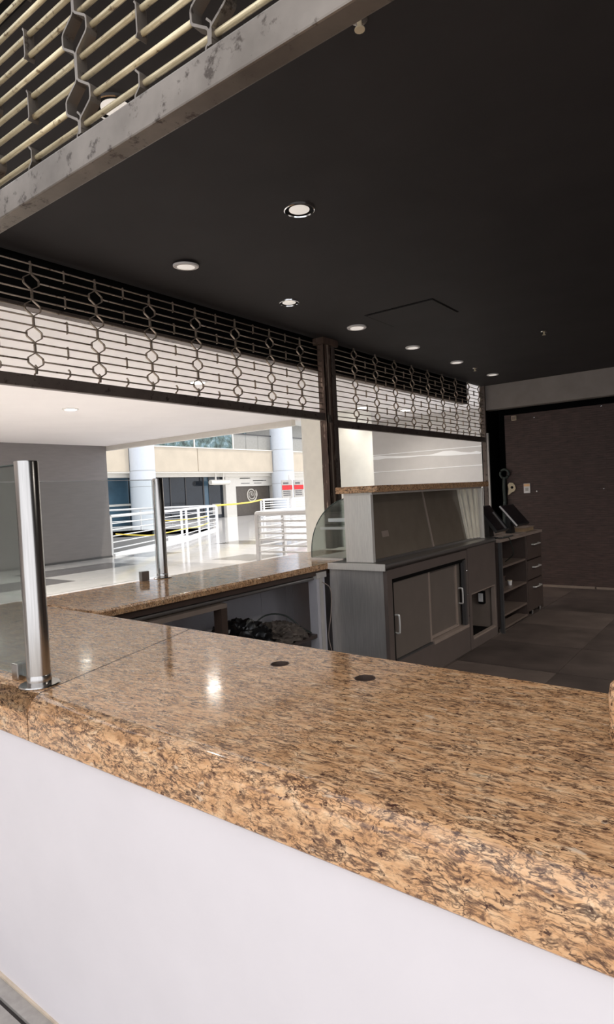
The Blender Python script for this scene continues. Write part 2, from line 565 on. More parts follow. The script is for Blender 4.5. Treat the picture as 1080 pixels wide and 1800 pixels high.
# ragged blown-out light streak on that wall, modelled as a thin white patch
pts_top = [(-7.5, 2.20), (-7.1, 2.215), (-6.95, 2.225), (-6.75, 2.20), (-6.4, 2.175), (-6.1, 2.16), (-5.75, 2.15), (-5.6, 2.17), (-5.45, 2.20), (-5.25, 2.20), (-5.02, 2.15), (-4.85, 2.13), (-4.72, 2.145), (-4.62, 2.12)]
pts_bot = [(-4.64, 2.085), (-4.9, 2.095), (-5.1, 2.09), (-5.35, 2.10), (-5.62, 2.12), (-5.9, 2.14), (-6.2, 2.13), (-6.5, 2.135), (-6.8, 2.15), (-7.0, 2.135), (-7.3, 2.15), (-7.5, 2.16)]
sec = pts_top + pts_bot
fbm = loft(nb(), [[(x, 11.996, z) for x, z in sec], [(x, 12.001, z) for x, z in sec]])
obj('light_streak', fbm, M['white_line'], lwall, label='ragged streak of light painted white across the grey wall')
col = struct('column_corridor', lathe(nb(), [(0.71, 0), (0.71, 3.0)], (-6.98, 10.36, 0), 64), M['column'], 'big round cream column beside the corridor bay', smooth=True)

# ================================================================== distant building
bd = thing('mall_building', 'pale two storey mall block with beige parapet across the sunny atrium', 'building', (-33, 33, 0))
X = -32.0
for y0, y1 in ((17.0, 24.15), (25.6, 29.95), (30.0, 38.05), (39.85, 46.0)):
    obj('parapet_panel', B(X - 0.35, X, y0, y1, 3.38, 5.02), M['facade'], bd, bevel=0.02)
obj('parapet_cap', B(X - 0.4, X + 0.05, 17, 46, 5.02, 5.09), M['facade_white'], bd)
obj('soffit', B(-33.6, X - 0.05, 17, 46, 3.30, 3.42), M['facade_white'], bd)
obj('cornice', B(-33.1, -32.6, 17, 46, 3.05, 3.30), M['facade_white'], bd)
obj('rear_wall', B(-34.4, -33.9, 14, 50, 0, 3.3), M['dark_metal'], bd)
gx = -33.2
obj('shop_pane', B(gx - .05, gx, 17.0, 23.25, 0.0, 3.1), M['blue_glass'], bd)
obj('shop_pane', B(gx - .05, gx, 23.3, 24.9, 0.0, 3.1), M['blue_glass'], bd)
ys = [26.3, 28.35, 29.75, 31.45]
for a, b in zip(ys, ys[1:]):
    obj('shop_pane', B(gx - .05, gx, a + .03, b - .03, 0.0, 3.05), M['dark_glass'], bd)
obj('shop_pane', B(gx - .05, gx, 31.5, 32.0, 0, 3.05), M['blue_glass'], bd)
obj('shop_door', B(gx - .05, gx, 32.05, 33.5, 0, 3.05), M['dark_glass'], bd)
obj('door_notice', B(gx, gx + .02, 32.3, 33.2, 0.25, 1.05), M['sign_grey'], bd)
for y in ys + [31.5, 32.02]:
    obj('mullion', B(gx - .03, gx + .05, y - .03, y + .03, 0, 3.05), M['dark_metal'], bd)
obj('counter_band', B(gx, gx + .1, 17, 25.2, 1.25, 1.38), M['facade_white'], bd)
obj('pale_pier', B(gx - .1, gx + .3, 33.5, 34.6, 0, 3.05), M['facade_white'], bd)
obj('shop_pane', B(gx - .05, gx, 25.0, 26.25, 0.0, 3.05), M['blue_glass'], bd)
obj('pale_pier', B(gx - .1, gx + .2, 39.0, 46, 0, 3.05), M['facade_white'], bd)
obj('sign_panel', B(gx, gx + .1, 34.75, 38.7, 0, 2.3), M['brown_panel'], bd)
sp = obj('sign_board', B(gx, gx + .3, 34.6, 38.9, 2.3, 3.12), M['facade_white'], bd)
pb = nb()
for k, (a, b) in enumerate(((35.1, 36.1), (35.1, 36.3), (36.6, 37.8), (36.6, 38.2), (35.2, 36.2), (36.7, 37.6))):
    z = 2.92 - 0.2 * (k // 2)
    box(pb, gx + .30, gx + .306, a, b, z - 0.03, z + 0.03)
obj('sign_print', pb, M['print'], sp)['kind'] = 'stuff'
# swirl emblem on the brown panel
eb = nb()
yc, zc = 36.55, 1.62
spts = []
for k in range(60):
    a = -0.6 + k / 59 * 4.4 * math.pi
    rr = 0.20 + 0.42 * k / 59
    spts.append((gx + .13, yc + rr * math.cos(a), zc + rr * math.sin(a) * 0.95))
tube(eb, spts, [0.02 + 0.05 * k / 59 for k in range(60)], 6)
obj('emblem_swirl', eb, M['emblem'], bd)


def text_part(body, size, loc, rot, mat, parent, depth=0.004, name='lettering'):
    cu = bpy.data.curves.new(name, 'FONT')
    cu.body = body
    cu.size = size
    cu.extrude = depth
    cu.align_x = 'CENTER'
    cu.align_y = 'CENTER'
    t = bpy.data.objects.new(name, cu)
    me = bpy.data.meshes.new_from_object(t)
    bpy.data.objects.remove(t)
    me.materials.clear()
    me.materials.append(mat)
    return inst(name, me, parent, Vector(loc) - parent.matrix_basis.translation, rot)


text_part('R', 0.42, (gx + .13, yc, zc), (math.pi / 2, 0, math.pi / 2), M['emblem'], bd, 0.02)
# upper level
obj('upper_wall', B(-36.5, -36.0, 12, 52, 3.4, 9.5), M['grey_pane'], bd)
for k in range(9):
    obj('upper_window', B(-36.0, -35.9, 26.0 + k * 1.5, 27.42 + k * 1.5, 4.9, 8.0), M['painted_reflection'] if k % 4 != 3 else M['blue_glass'], bd)
obj('upper_ceiling', B(-36.5, -32.6, 12, 52, 8.0, 8.3), M['facade_white'], bd)
for k, (a, b) in enumerate(((25.7, 27.4), (27.4, 29.8), (29.9, 32.0), (32.0, 33.7), (33.8, 35.2), (35.2, 36.6), (36.6, 38.0), (39.9, 43.5))):
    obj('railing_pane', B(X - 0.2, X - 0.18, a + .02, b - .02, 5.09, 6.2 if a > 33 else 6.9), M['painted_reflection'] if a < 33 else M['grey_pane'], bd)
obj('balcony_handrail', B(X - 0.24, X - 0.14, 33.8, 38.2, 6.2, 6.28), M['dark_metal'], bd)
obj('balcony_handrail', B(X - 0.24, X - 0.14, 39.8, 44, 6.2, 6.28), M['dark_metal'], bd)
for y in (29.85, 33.75):
    obj('balcony_post', B(X - 0.26, X - 0.12, y - .05, y + .05, 5.09, 7.2), M['facade_white'], bd)
for i, (y, r) in enumerate(((24.95, 0.80), (39.0, 0.92))):
    o = struct('column_facade' if i == 0 else 'column_facade.001', lathe(nb(), [(r, -4.0 if i == 0 else 0), (r, 9.0)], (X + 0.25, y, 0), 48), M['blue_column'],
               'pale blue round column left on the far facade' if i == 0 else 'pale blue round column right on the far facade', smooth=True)
    for z in (2.4, 3.4, 5.1):
        obj('column_joint', lathe(nb(), [(r + .004, z), (r + .004, z + .02)], (X + 0.25, y, 0), 48), M['joint'], o)
# tube shaped hanging sign under the soffit
hs = thing('hanging_sign', 'pale horizontal sign bar hanging on two rods in front of dark shop glass', 'sign', (-32.35, 32.3, 2.4))
obj('sign_bar', tube(nb(), [(-32.35, 31.4, 2.62), (-32.35, 33.3, 2.62)], 0.19, 16), M['facade_white'], hs, smooth=True)
obj('sign_face', B(-32.17, -32.15, 31.6, 33.1, 2.54, 2.70), M['cream_strip'], hs)
for y in (31.95, 32.75):
    obj('rod', tube(nb(), [(-32.35, y, 2.8), (-32.35, y, 3.31)], 0.06, 8), M['facade_white'], hs)

# directory stand with red banded boards
ds = thing('notice_stand', 'grey notice stand with two boards banded in red beside the far column', 'sign', (-20.1, 25.4, 0))
obj('pole', tube(nb(), [(-20.15, 25.35, 0), (-20.15, 25.35, 2.5)], 0.11, 12), M['rail_steel'], ds, smooth=True)
for y0, y1 in ((24.45, 25.28), (25.45, 26.25)):
    b = obj('board', B(-20.05, -20.0, y0, y1, 1.30, 2.22), M['sign_grey'], ds)
    obj('red_band', B(-20.0, -19.99, y0, y1, 1.72, 1.95), M['red'], b)
    q = nb()
    for k in range(3):
        box(q, -20.0, -19.992, y0 + .08, y1 - .15, 1.62 - k * 0.1, 1.66 - k * 0.1)
    box(q, -20.0, -19.992, y0 + .1, y1 - .3, 2.02, 2.1)
    obj('print_lines', q, M['print_dark'], b)['kind'] = 'stuff'


# railings -------------------------------------------------------------
def railing(name, label, pts, mat, h=1.12, bars=5, post_at=None, curb=True, z0=0.0, r=0.03, group=None):
    t = thing(name, label, 'railing', (pts[0][0], pts[0][1], z0), group)
    P = [(x, y) for x, y in pts]
    obj('top_rail', tube(nb(), [(x, y, z0 + h) for x, y in P], r * 1.4, 8), mat, t, smooth=True)
    for k in range(bars):
        z = z0 + 0.2 + (h - 0.28) * k / (bars - 0.3)
        obj('bar', tube(nb(), [(x, y, z) for x, y in P], r * 0.58, 6), mat, t, smooth=True)
    for (x, y) in (post_at or P):
        obj('post', box(nb(), x - r, x + r, y - r, y + r, z0, z0 + h), mat, t)
    if curb:
        cb = nb()
        for (a, b) in zip(P, P[1:]):
            d = Vector((b[0] - a[0], b[1] - a[1], 0)).normalized()
            nrm = Vector((-d.y, d.x, 0)) * 0.09
            poly = [(a[0] + nrm.x, a[1] + nrm.y), (b[0] + nrm.x, b[1] + nrm.y), (b[0] - nrm.x, b[1] - nrm.y), (a[0] - nrm.x, a[1] - nrm.y)]
            prism(cb, poly, z0 - 0.02, z0 + 0.07)
        obj('curb', cb, M['rail_white'], t)
    return t


left_line = [(-14.5, 10.22), (-16.05, 13.1), (-17.15, 15.1), (-17.45, 15.6), (-18.7, 17.4), (-19.8, 18.97), (-20.6, 20.25)]
railing('railing', 'white barred railing with yellow tape curving from the dark wall', left_line, M['rail_white'], 1.10, 5, r=0.03)
railing('railing', 'white railing on the far side of the opening before the dark shop glass',
        [(-20.8, 20.5), (-23, 21.35), (-26.5, 20.55), (-28.4, 17.0), (-28.4, 12.0)], M['rail_white'], 1.10, 3, curb=False, r=0.035)
railing('railing', 'pale steel railing with corner post beside the cream column',
        [(-7.75, 10.44), (-9.32, 10.44), (-9.5, 11.6), (-9.9, 13.2), (-10.6, 16.5)], M['rail_steel'], 1.06, 6, curb=False, r=0.04)
railing('railing', 'distant white railing in front of the brown emblem panel', [(-27.6, 31.4), (-27, 31.0), (-26.6, 33.0), (-26.2, 36.0)], M['rail_white'], 1.2, 6, z0=0.0, r=0.045)

# yellow tapes
tp = nb()
base = smooth_pts([(-14.42, 10.3, 0.62), (-15.2, 11.6, 0.48), (-16.0, 13.0, 0.38), (-17.1, 15.0, 0.40), (-18.6, 17.3, 0.36), (-19.72, 18.9, 0.42)], 5)
loft(tp, [[(p.x + .07, p.y - .05, p.z - .02), (p.x + .08, p.y - .05, p.z - .02), (p.x + .08, p.y - .05, p.z + .01), (p.x + .07, p.y - .05, p.z + .01)] for p in base])
tag(obj('caution_tape', tp, M['yellow']), 'low sagging yellow tape strung along the curved white railing', 'tape')
tp = nb()
base = smooth_pts([(-16.0, 12.95, 0.82), (-17.1, 15.0, 0.74), (-18.6, 17.3, 0.70), (-19.72, 18.9, 0.70)], 5)
loft(tp, [[(p.x + .07, p.y - .05, p.z - .015), (p.x + .08, p.y - .05, p.z - .015), (p.x + .08, p.y - .05, p.z + .01), (p.x + .07, p.y - .05, p.z + .01)] for p in base])
tag(obj('caution_tape', tp, M['yellow']), 'upper yellow tape at mid height of the curved white railing', 'tape')
tp = nb()
base = smooth_pts([(-20.6, 20.25, 1.12), (-22.3, 24.0, 1.13), (-25, 28, 1.17), (-27.5, 31.3, 1.22)], 6)
tube(tp, base, 0.045, 6)
tag(obj('caution_rope', tp, M['yellow'], smooth=True), 'yellow rope stretched from the curved railing to the distant one', 'rope')


SHOP_W = 0.0
MALL_W = 260.0


# corridor downlights
def downlight(x, y, z, r, label, mat, ring, group, tilt=0.0, annulus=False, power=0.0):
    t = thing('downlight', label, 'downlight', (x, y, z), group)
    if annulus:
        rb = lathe(nb(), [(r * 0.90, -0.0005), (r * 0.94, -0.012), (r, -0.010), (r * 1.02, -0.0005)], n=36)
        o1 = obj('ring', rb, M['chrome'], t, local=True, smooth=True)
        o2 = obj('baffle', lathe(nb(), [(r * 0.92, -0.0006), (r * 0.9, -0.006), (r * 0.66, -0.004), (r * 0.66, -0.0006)], n=36), M['black'], t, local=True, smooth=True)
        o3 = obj('diffuser', lathe(nb(), [(r * 0.66, -0.001), (r * 0.66, -0.006), (r * 0.4, -0.009), (0.002, -0.0095)], n=36), mat, t, local=True, smooth=True)
    else:
        o1 = obj('ring', lathe(nb(), [(r, -0.0005), (r, -0.008), (r * 0.95, -0.012), (r * 0.70, -0.012), (r * 0.68, -0.002)], n=36), M['white_plastic'] if ring is None else ring, t, local=True, smooth=True)
        o3 = obj('diffuser', lathe(nb(), [(r * 0.72, -0.003), (r * 0.70, -0.013), (0.002, -0.014)], n=36), mat, t, local=True, smooth=True)
    if power:
        ld = bpy.data.lights.new('lamp', 'SPOT')
        ld.energy = power
        ld.spot_size = math.radians(150)
        ld.spot_blend = 0.8
        ld.shadow_soft_size = r * 0.6
        ld.color = (1.0, 0.94, 0.86)
        lo = bpy.data.objects.new('lamp', ld)
        COL.objects.link(lo)
        lo.parent = t
        lo.location = (0, 0, -0.03)
    if tilt:
        t.rotation_euler = (tilt * 0.7, tilt, 0)
        t.location.z -= abs(tilt) * r * 1.1
    return t


downlight(-6.03, 5.72, 3.0, 0.13, 'lit corridor downlight right, seen through the far grille', M['lamp'], None, 'corridor ceiling lights', power=MALL_W)
downlight(-8.97, 5.70, 3.0, 0.13, 'lit corridor downlight left, below the shutter bar on white ceiling', M['lamp'], None, 'corridor ceiling lights', power=MALL_W)
for (x, y, w) in ((-11.9, 5.7, 'beside the dark wall, in line with the visible pair'), (-11.9, 2.0, 'in the near row, closest to the dark wall'), (-8.97, 2.0, 'in the middle of the near row'), (-6.03, 2.0, 'in the near row, closest to the long counter')):
    downlight(x, y, 3.0, 0.13, 'added unseen corridor downlight ' + w, M['lamp'], None, 'added corridor ceiling lights', power=MALL_W)  # extra lamps out of view, added to brighten the corridor
downlight(-6.0, 9.8, 3.0, 0.13, 'lit corridor downlight near the top of the round column', M['lamp'], None, 'corridor ceiling lights', power=12)
downlight(-5.7, 10.9, 3.0, 0.13, 'lit downlight above the grey bay wall, seen through the right grille', M['lamp'], None, 'corridor ceiling lights', power=45)
for y, w in ((3.2, 'nearest the front counter'), (5.4, 'level with the display case'), (7.6, 'nearest the brown back wall')):
    downlight(0.9, y, 2.88, 0.085, 'added unseen fill light in the shop ceiling at the right, ' + w, M['lamp_dim'], None, 'added shop fill lights out of view', power=95)  # unseen fill lamps added to light case front, floor and back wall
# shop downlights
downlight(-1.86, 1.436, 2.88, 0.082, 'chrome ringed ceiling light half hidden by the near grille', M['lamp_dim'], None, 'shop ceiling lights', annulus=True, power=0.0)
downlight(-1.86, 2.52, 2.88, 0.078, 'largest fully visible chrome ringed light alone in mid ceiling', M['lamp_dim'], None, 'shop ceiling lights', annulus=True, power=0.0)
downlight(-2.81, 2.62, 2.88, 0.078, 'tilted loose white light nearest in the row along the far grille', M['lamp_dim'], None, 'shop ceiling lights', tilt=0.07, power=SHOP_W)
downlight(-2.83, 3.65, 2.88, 0.075, 'small chrome ringed light, second in the row along the far grille', M['lamp_dim'], None, 'shop ceiling lights', annulus=True, power=SHOP_W)
downlight(-2.85, 4.62, 2.88, 0.085, 'flush white light left of the ceiling access panel, third in the row', M['lamp_dim'], None, 'shop ceiling lights', power=SHOP_W)
downlight(-2.86, 5.69, 2.88, 0.074, 'flush white light just beyond the access panel, fourth in the row', M['lamp_dim'], None, 'shop ceiling lights', power=SHOP_W)
downlight(-2.85, 6.76, 2.88, 0.074, 'flush white light fifth in the row along the far grille', M['lamp_dim'], None, 'shop ceiling lights', power=SHOP_W)
downlight(-2.85, 7.90, 2.88, 0.074, 'last flush white light in the row, close to the back wall', M['lamp_dim'], None, 'shop ceiling lights', power=SHOP_W)
for lab, x, y in (('small pale sprinkler head in the ceiling before the back wall', -2.85, 7.3), ('tiny sprinkler head alone on the right of the ceiling', -1.69, 6.1), ('small ceiling sprinkler just inside the near grille', -0.965, 1.66)):
    t = thing('sprinkler', lab, 'sprinkler', (x, y, 2.88), None)
    obj('escutcheon', lathe(nb(), [(0.03, -0.0005), (0.026, -0.006), (0.012, -0.008)], n=16), M['steel'], t, local=True, smooth=True)
    obj('head', lathe(nb(), [(0.007, -0.006), (0.007, -0.03), (0.016, -0.032), (0.016, -0.036)], n=12), M['beige_plastic'], t, local=True, smooth=True)


# ================================================================== rolling grilles
def strip(bm, pts, th, d0, d1):
    # bent flat bar: polyline in the (u, z) plane given a thickness, depth d0..d1 in local y
    secs = []
    for i, (u, z) in enumerate(pts):
        a = pts[max(0, i - 1)]
        b = pts[min(len(pts) - 1, i + 1)]
        t = Vector((b[0] - a[0], b[1] - a[1])).normalized()
        nn = Vector((t.y, -t.x)) * th / 2
        secs.append([(u + nn.x, d0, z + nn.y), (u + nn.x, d1, z + nn.y), (u - nn.x, d1, z - nn.y), (u - nn.x, d0, z - nn.y)])
    return loft(bm, secs)


def grille(name, label, loc, rotz, u0, u1, zb0, zb1, ztop, chains, hooks, mat_bar, mat_rod, mat_link, rr=0.0050, pitch=0.0493, bar_d=(-0.022, 0.022), dep=0.007):
    t = thing(name, label, 'grille', loc, None, rotz)
    bb = nb()
    box(bb, u0, u1, bar_d[0], bar_d[1], zb0, zb1)
    obj('bottom_bar', bb, mat_bar, t, local=True, bevel=0.004)
    z0 = zb1 + 0.036
    d0, d1 = -dep, dep
    ln = nb()
    for s in (-1, 1):
        strip(ln, [(s * 0.0025, -0.074), (s * 0.0025, -0.046), (s * 0.007, -0.040), (s * 0.042, -0.017), (s * 0.0455, -0.011), (s * 0.0455, 0.011), (s * 0.042, 0.017), (s * 0.007, 0.040), (s * 0.0025, 0.046), (s * 0.0025, 0.074)], 0.0052, d0, d1)
    link = mesh('link', ln, mat_link)
    hk = nb()
    strip(hk, [(-0.012, -0.003), (-0.010, 0.012), (0.004, 0.024), (0.005, 0.05), (-0.006, 0.062)], 0.0042, d0, d1)
    hook = mesh('hook', hk, mat_link)
    pl = nb()
    strip(pl, [(-0.002, -0.036), (0.003, -0.028), (0.003, 0.028), (-0.002, 0.036)], 0.0042, d0, d1)
    plate = mesh('plate', pl, mat_link)
    tp = nb()
    strip(tp, [(0, -0.02), (0.003, 0.0), (-0.002, 0.02)], 0.007, d0, d1)
    stub = mesh('link', tp, mat_link)
    n = int((ztop - z0) / pitch) + 1
    cache = {}

    def rod(a, b, z):
        key = round(b - a, 4)
        if key not in cache:
            rb = nb()
            tube(rb, [(0, 0, 0), (b - a, 0, 0)], rr, 8)
            cache[key] = mesh('rod', rb, mat_rod, True)
        inst('rod', cache[key], t, (a, 0, z))
    for i in range(n):
        z = z0 + pitch * i
        if z > ztop - 0.004:
            break
        if i % 3 == 1:
            edges = [u0] + [c for c in chains] + [u1]
            for k in range(len(edges) - 1):
                a = edges[k] + (0.0445 if k > 0 else 0)
                b = edges[k + 1] - (0.0445 if k < len(edges) - 2 else 0)
                if b > a:
                    rod(a, b, z)
        else:
            rod(u0, u1, z)
    for c in chains:
        k = 0
        while True:
            z = z0 + pitch * (1 + 3 * k)
            if z + 0.045 > ztop:
                if z - 0.06 < ztop - 0.03:
                    inst('link', stub, t, (c, 0, z - 0.054))
                break
            inst('link', link, t, (c, 0, z))
            k += 1
        inst('hook', hook, t, (c, 0, zb1))
    for c in hooks:
        inst('hook', hook, t, (c, 0, zb1))
        i = 2
        while z0 + pitch * (i + 1) < ztop:
            inst('plate', plate, t, (c + random.uniform(-.004, .004), 0, z0 + pitch * (i + 0.5)))
            i += 3
    return t


ch = [1.07 + 0.4137 * k for k in range(9)]
hk = [c + 0.2068 for c in ch][:8]
grille('rolling_grille', 'raised rolling grille over the long counter, left of the rusty post', (-3.30, 0, 0), math.pi / 2, 0.75, 4.69, 2.122, 2.19, 2.868, ch, hk, M['bar_far'], M['grille_far'], M['grille_far'])
ch = [5.27 + 0.4137 * k for k in range(9)]
hk = [c + 0.2068 for c in ch][:8]
grille('rolling_grille', 'raised rolling grille above the display case, right of the rusty post', (-3.30, 0, 0), math.pi / 2, 4.87, 8.74, 2.07, 2.14, 2.868, ch, hk, M['bar_far'], M['grille_far'], M['grille_far'])
ch = [-1.217 - 0.4137, -1.217, -0.803, -0.39, 0.024, 0.438]
hk = [c + 0.2068 for c in ch][:5]
grille('rolling_grille', 'worn brass toned rolling grille hanging closest to the viewer above the front counter', (0, 0.85, 0), 0, -1.72, 0.9, 2.195, 2.268, 2.878, ch, hk, M['bar_near'], M['grille_near'], M['bar_near'], rr=0.0062, dep=0.013)

# grille post and end guide
pt = thing('grille_post', 'rusty brown steel grille post between the two far grilles', 'post', (-3.30, 4.78, 0.0))
obj('web', B(-3.325, -3.275, 4.745, 4.815, 0.93, 2.88), M['post_rust'], pt)
obj('guide_channel', box(box(B(-3.34, -3.26, 4.69, 4.698, 0.93, 2.88), -3.34, -3.334, 4.69, 4.745, 0.93, 2.88), -3.266, -3.26, 4.69, 4.745, 0.93, 2.88), M['post_rust'], pt)
obj('guide_channel', box(box(B(-3.34, -3.26, 4.862, 4.87, 0.93, 2.88), -3.34, -3.334, 4.815, 4.87, 0.93, 2.88), -3.266, -3.26, 4.815, 4.87, 0.93, 2.88), M['bar_far'], pt)
obj('pale_edge', B(-3.259, -3.255, 4.735, 4.755, 0.93, 2.86), M['tan_wood'], pt)
obj('lock_plate', B(-3.256, -3.248, 4.70, 4.76, 2.10, 2.17), M['bar_near'], pt)
obj('bracket', B(-3.36, -3.24, 4.66, 4.90, 2.82, 2.879), M['post_rust'], pt)
gd = thing('grille_guide', 'dark grille guide with a pale strip at the back corner', 'post', (-3.30, 8.73, 0))
obj('channel', B(-3.33, -3.27, 8.70, 8.738, 0.0, 2.88), M['bar_far'], gd)
obj('pale_strip', B(-3.268, -3.242, 8.705, 8.738, 0.0, 2.20), M['guide_pale'], gd)

# ================================================================== counters
FY = lambda x: 0.829 - 0.0133 * x          # front edge line of the front counter
BY = lambda x: 1.613 - 0.0420 * x          # back edge line


def counter_profile(x, yf, yb):
    p = [(yf + 0.004, 0.81), (yf, 0.815), (yf, 0.875)]
    for k in range(1, 7):
        a = k / 6 * math.pi / 2
        p.append((yf + 0.05 - 0.05 * math.cos(a), 0.88 + 0.05 * math.sin(a)))
    p += [(yb - 0.012, 0.93), (yb - 0.003, 0.926), (yb, 0.918), (yb, 0.89), (yf + 0.10, 0.885), (yf + 0.10, 0.81)]
    return p


def counter_slab(xa, xb, skew_a=0.0, skew_b=0.0):
    secs = []
    for x, sk in ((xa, skew_a), (xb, skew_b)):
        yf, yb = FY(x), BY(x)
        secs.append([(x + sk * (y - yf) / (yb - yf), y, z) for y, z in counter_profile(x, yf, yb)])
    return loft(nb(), secs)


ct = thing('granite_countertop', 'long polished tan granite countertop with thick rounded front edge', 'countertop', (-0.9, 1.2, 0.81))
right = obj('slab', counter_slab(-1.631, 1.5, -0.25, 0), M['granite'], ct, smooth=True, weighted=True)
# cut the two cable holes, apply, then drop the cutter
cb = nb()
for x, y in ((-1.224, 1.442), (-0.915, 1.44)):
    lathe(cb, [(0.030, 0.90), (0.030, 0.96)], (x, y, 0), 24)
bmesh.ops.recalc_face_normals(cb, faces=cb.faces)
bmesh.ops.translate(cb, verts=cb.verts, vec=-Vector((-0.9, 1.2, 0.81)))
cm = bpy.data.meshes.new('cut')
cb.to_mesh(cm)
cb.free()
co = bpy.data.objects.new('cut', cm)
COL.objects.link(co)
co.location = ct.location
md = right.modifiers.new('holes', 'BOOLEAN')
md.operation = 'DIFFERENCE'
md.object = co
md.solver = 'EXACT'
bpy.context.view_layer.update()
dg = bpy.context.evaluated_depsgraph_get()
nm = bpy.data.meshes.new_from_object(right.evaluated_get(dg))
right.modifiers.clear()
wn = right.modifiers.new('weighted_normal', 'WEIGHTED_NORMAL')
wn.weight = 100
right.data = nm
bpy.data.objects.remove(co)
nm.materials.clear()
nm.materials.append(M['granite'])
for x, y in ((-1.224, 1.442), (-0.915, 1.44)):
    obj('hole_sleeve', lathe(nb(), [(0.0295, 0.886), (0.0295, 0.9)], (x, y, 0), 24), M['dark_wood'], ct)
    obj('hole_rim', loft(nb(), [[(x + r * math.cos(a), y + r * math.sin(a), z) for a in [2 * math.pi * k / 24 for k in range(24)]] for r, z in ((0.0298, 0.905), (0.0298, 0.9306), (0.027, 0.9306), (0.027, 0.905))], caps=False), M['dark_wood'], ct)
left = obj('slab', counter_slab(-3.37, -1.637, 0.0, -0.25), M['granite'], ct, smooth=True, weighted=True)
sl = nb()
secs = []
for y, xi, xo in ((1.757, -2.63, -3.37), (3.72, -2.632, -3.34)):
    secs.append([(xo, y, 0.888), (xo, y, 0.918), (xo + 0.012, y, 0.93), (xi - 0.012, y, 0.93), (xi - 0.003, y, 0.926), (xi, y, 0.915), (xi, y, 0.893), (xi - 0.006, y, 0.888)])
y = 3.885
secs.append([(-3.335, y, 0.888), (-3.335, y, 0.918), (-3.323, y, 0.93), (-2.655, y, 0.93), (-2.645, y, 0.926), (-2.642, y, 0.915), (-2.642, y, 0.893), (-2.648, y, 0.888)])
loft(sl, secs)
obj('slab', sl, M['granite'], ct, smooth=True, weighted=True)
obj('slab', B(-3.335, -2.925, 3.888, 4.60, 0.888, 0.93), M['granite'], ct, bevel=0.006)
sj = nb()
xa, yf, yb = -1.634, FY(-1.634) + 0.004, BY(-1.634) - 0.004
loft(sj, [[(xa - 0.0045 - 0.25 * t, yf + (yb - yf) * t, zz) for t, zz in ((0, 0.812), (0, 0.875), (0.055, 0.9297), (1, 0.9297), (1, 0.892), (0.14, 0.888), (0.12, 0.812))],
          [(xa + 0.0045 - 0.25 * t, yf + (yb - yf) * t, zz) for t, zz in ((0, 0.812), (0, 0.875), (0.055, 0.9297), (1, 0.9297), (1, 0.892), (0.14, 0.888), (0.12, 0.812))]])
obj('seam_joint', sj, M['dark_grout'], ct)
# base walls
bs = thing('counter_base', 'smooth white plastered wall under the front granite counter', 'counter', (-0.9, 0.9, 0))
bw = nb()
loft(bw, [[(x, FY(x) + 0.027, 0.0), (x, FY(x) + 0.012, 0.81), (x, FY(x) + 0.095, 0.81), (x, FY(x) + 0.095, 0.0)] for x in (-3.30, 1.5)])
obj('front_wall', bw, M['white_plaster'], bs)
obj('top_rail', B(-1.7, 1.4, 1.0, 1.5, 0.84, 0.885), M['dark_wood'], bs)
obj('end_support', B(1.35, 1.45, 0.95, 1.5, 0.0, 0.84), M['white_panel'], bs)
b2 = thing('counter_base', 'white panelled back of the long counter with shelf and timber frame', 'counter', (-3.0, 2.8, 0))
for a, b in ((1.0, 1.9), (1.905, 2.55), (2.555, 3.20), (3.205, 3.62), (3.625, 3.93), (3.935, 4.02), (4.025, 4.38)):
    obj('back_panel', B(-3.27, -3.235, a, b, 0.0, 0.885), M['white_panel'], b2)
obj('outer_panel', B(-3.31, -3.275, 0.98, 4.6, 0.0, 0.885), M['white_panel'], b2)
obj('edge_beam', B(-2.72, -2.66, 1.80, 3.80, 0.852, 0.887), M['dark_wood'], b2)
obj('steel_rail', tube(nb(), [(-2.70, 1.80, 0.832), (-2.70, 3.74, 0.832)], 0.016, 10), M['steel_dark'], b2, smooth=True)
obj('frame_rail', B(-2.72, -2.655, 1.84, 2.66, 0.785, 0.812), M['tan_wood'], b2)
obj('frame_leg', B(-2.72, -2.655, 2.61, 2.66, 0.0, 0.785), M['dark_wood'], b2)
obj('corner_leg', B(-2.74, -2.665, 3.60, 3.70, 0.0, 0.87), M['white_panel'], b2)
obj('corner_cover', box(B(-2.664, -2.655, 3.63, 3.665, 0.0, 0.84), -2.75, -2.652, 3.59, 3.71, 0.83, 0.872), M['guide_pale'], b2)
obj('shelf', B(-3.23, -2.68, 2.70, 3.60, 0.395, 0.42), M['shelf_wood'], b2)


# heaps on the shelf
def heap(name, c, r, mat, label, cat, seed, amp=0.16, freq=3.0):
    from mathutils import noise as N
    bm = nb()
    bmesh.ops.create_icosphere(bm, subdivisions=5, radius=1)
    for v in bm.verts:
        p = v.co.copy()
        q = Vector((p.x * freq + seed, p.y * freq, p.z * freq * 0.6))
        k = 1 - abs(N.noise(q)) * amp * 2.4 - abs(N.noise(q * 2.3)) * amp * 1.3 + amp * 0.4
        z = p.z
        if z < 0:
            z = max(z * 0.2, -0.02)
            k *= 1.06
        v.co = Vector((c[0] + p.x * r[0] * k, c[1] + p.y * r[1] * k, c[2] + max(0, z) * r[2] * k))
    return tag(obj(name, bm, mat, smooth=True), label, cat)


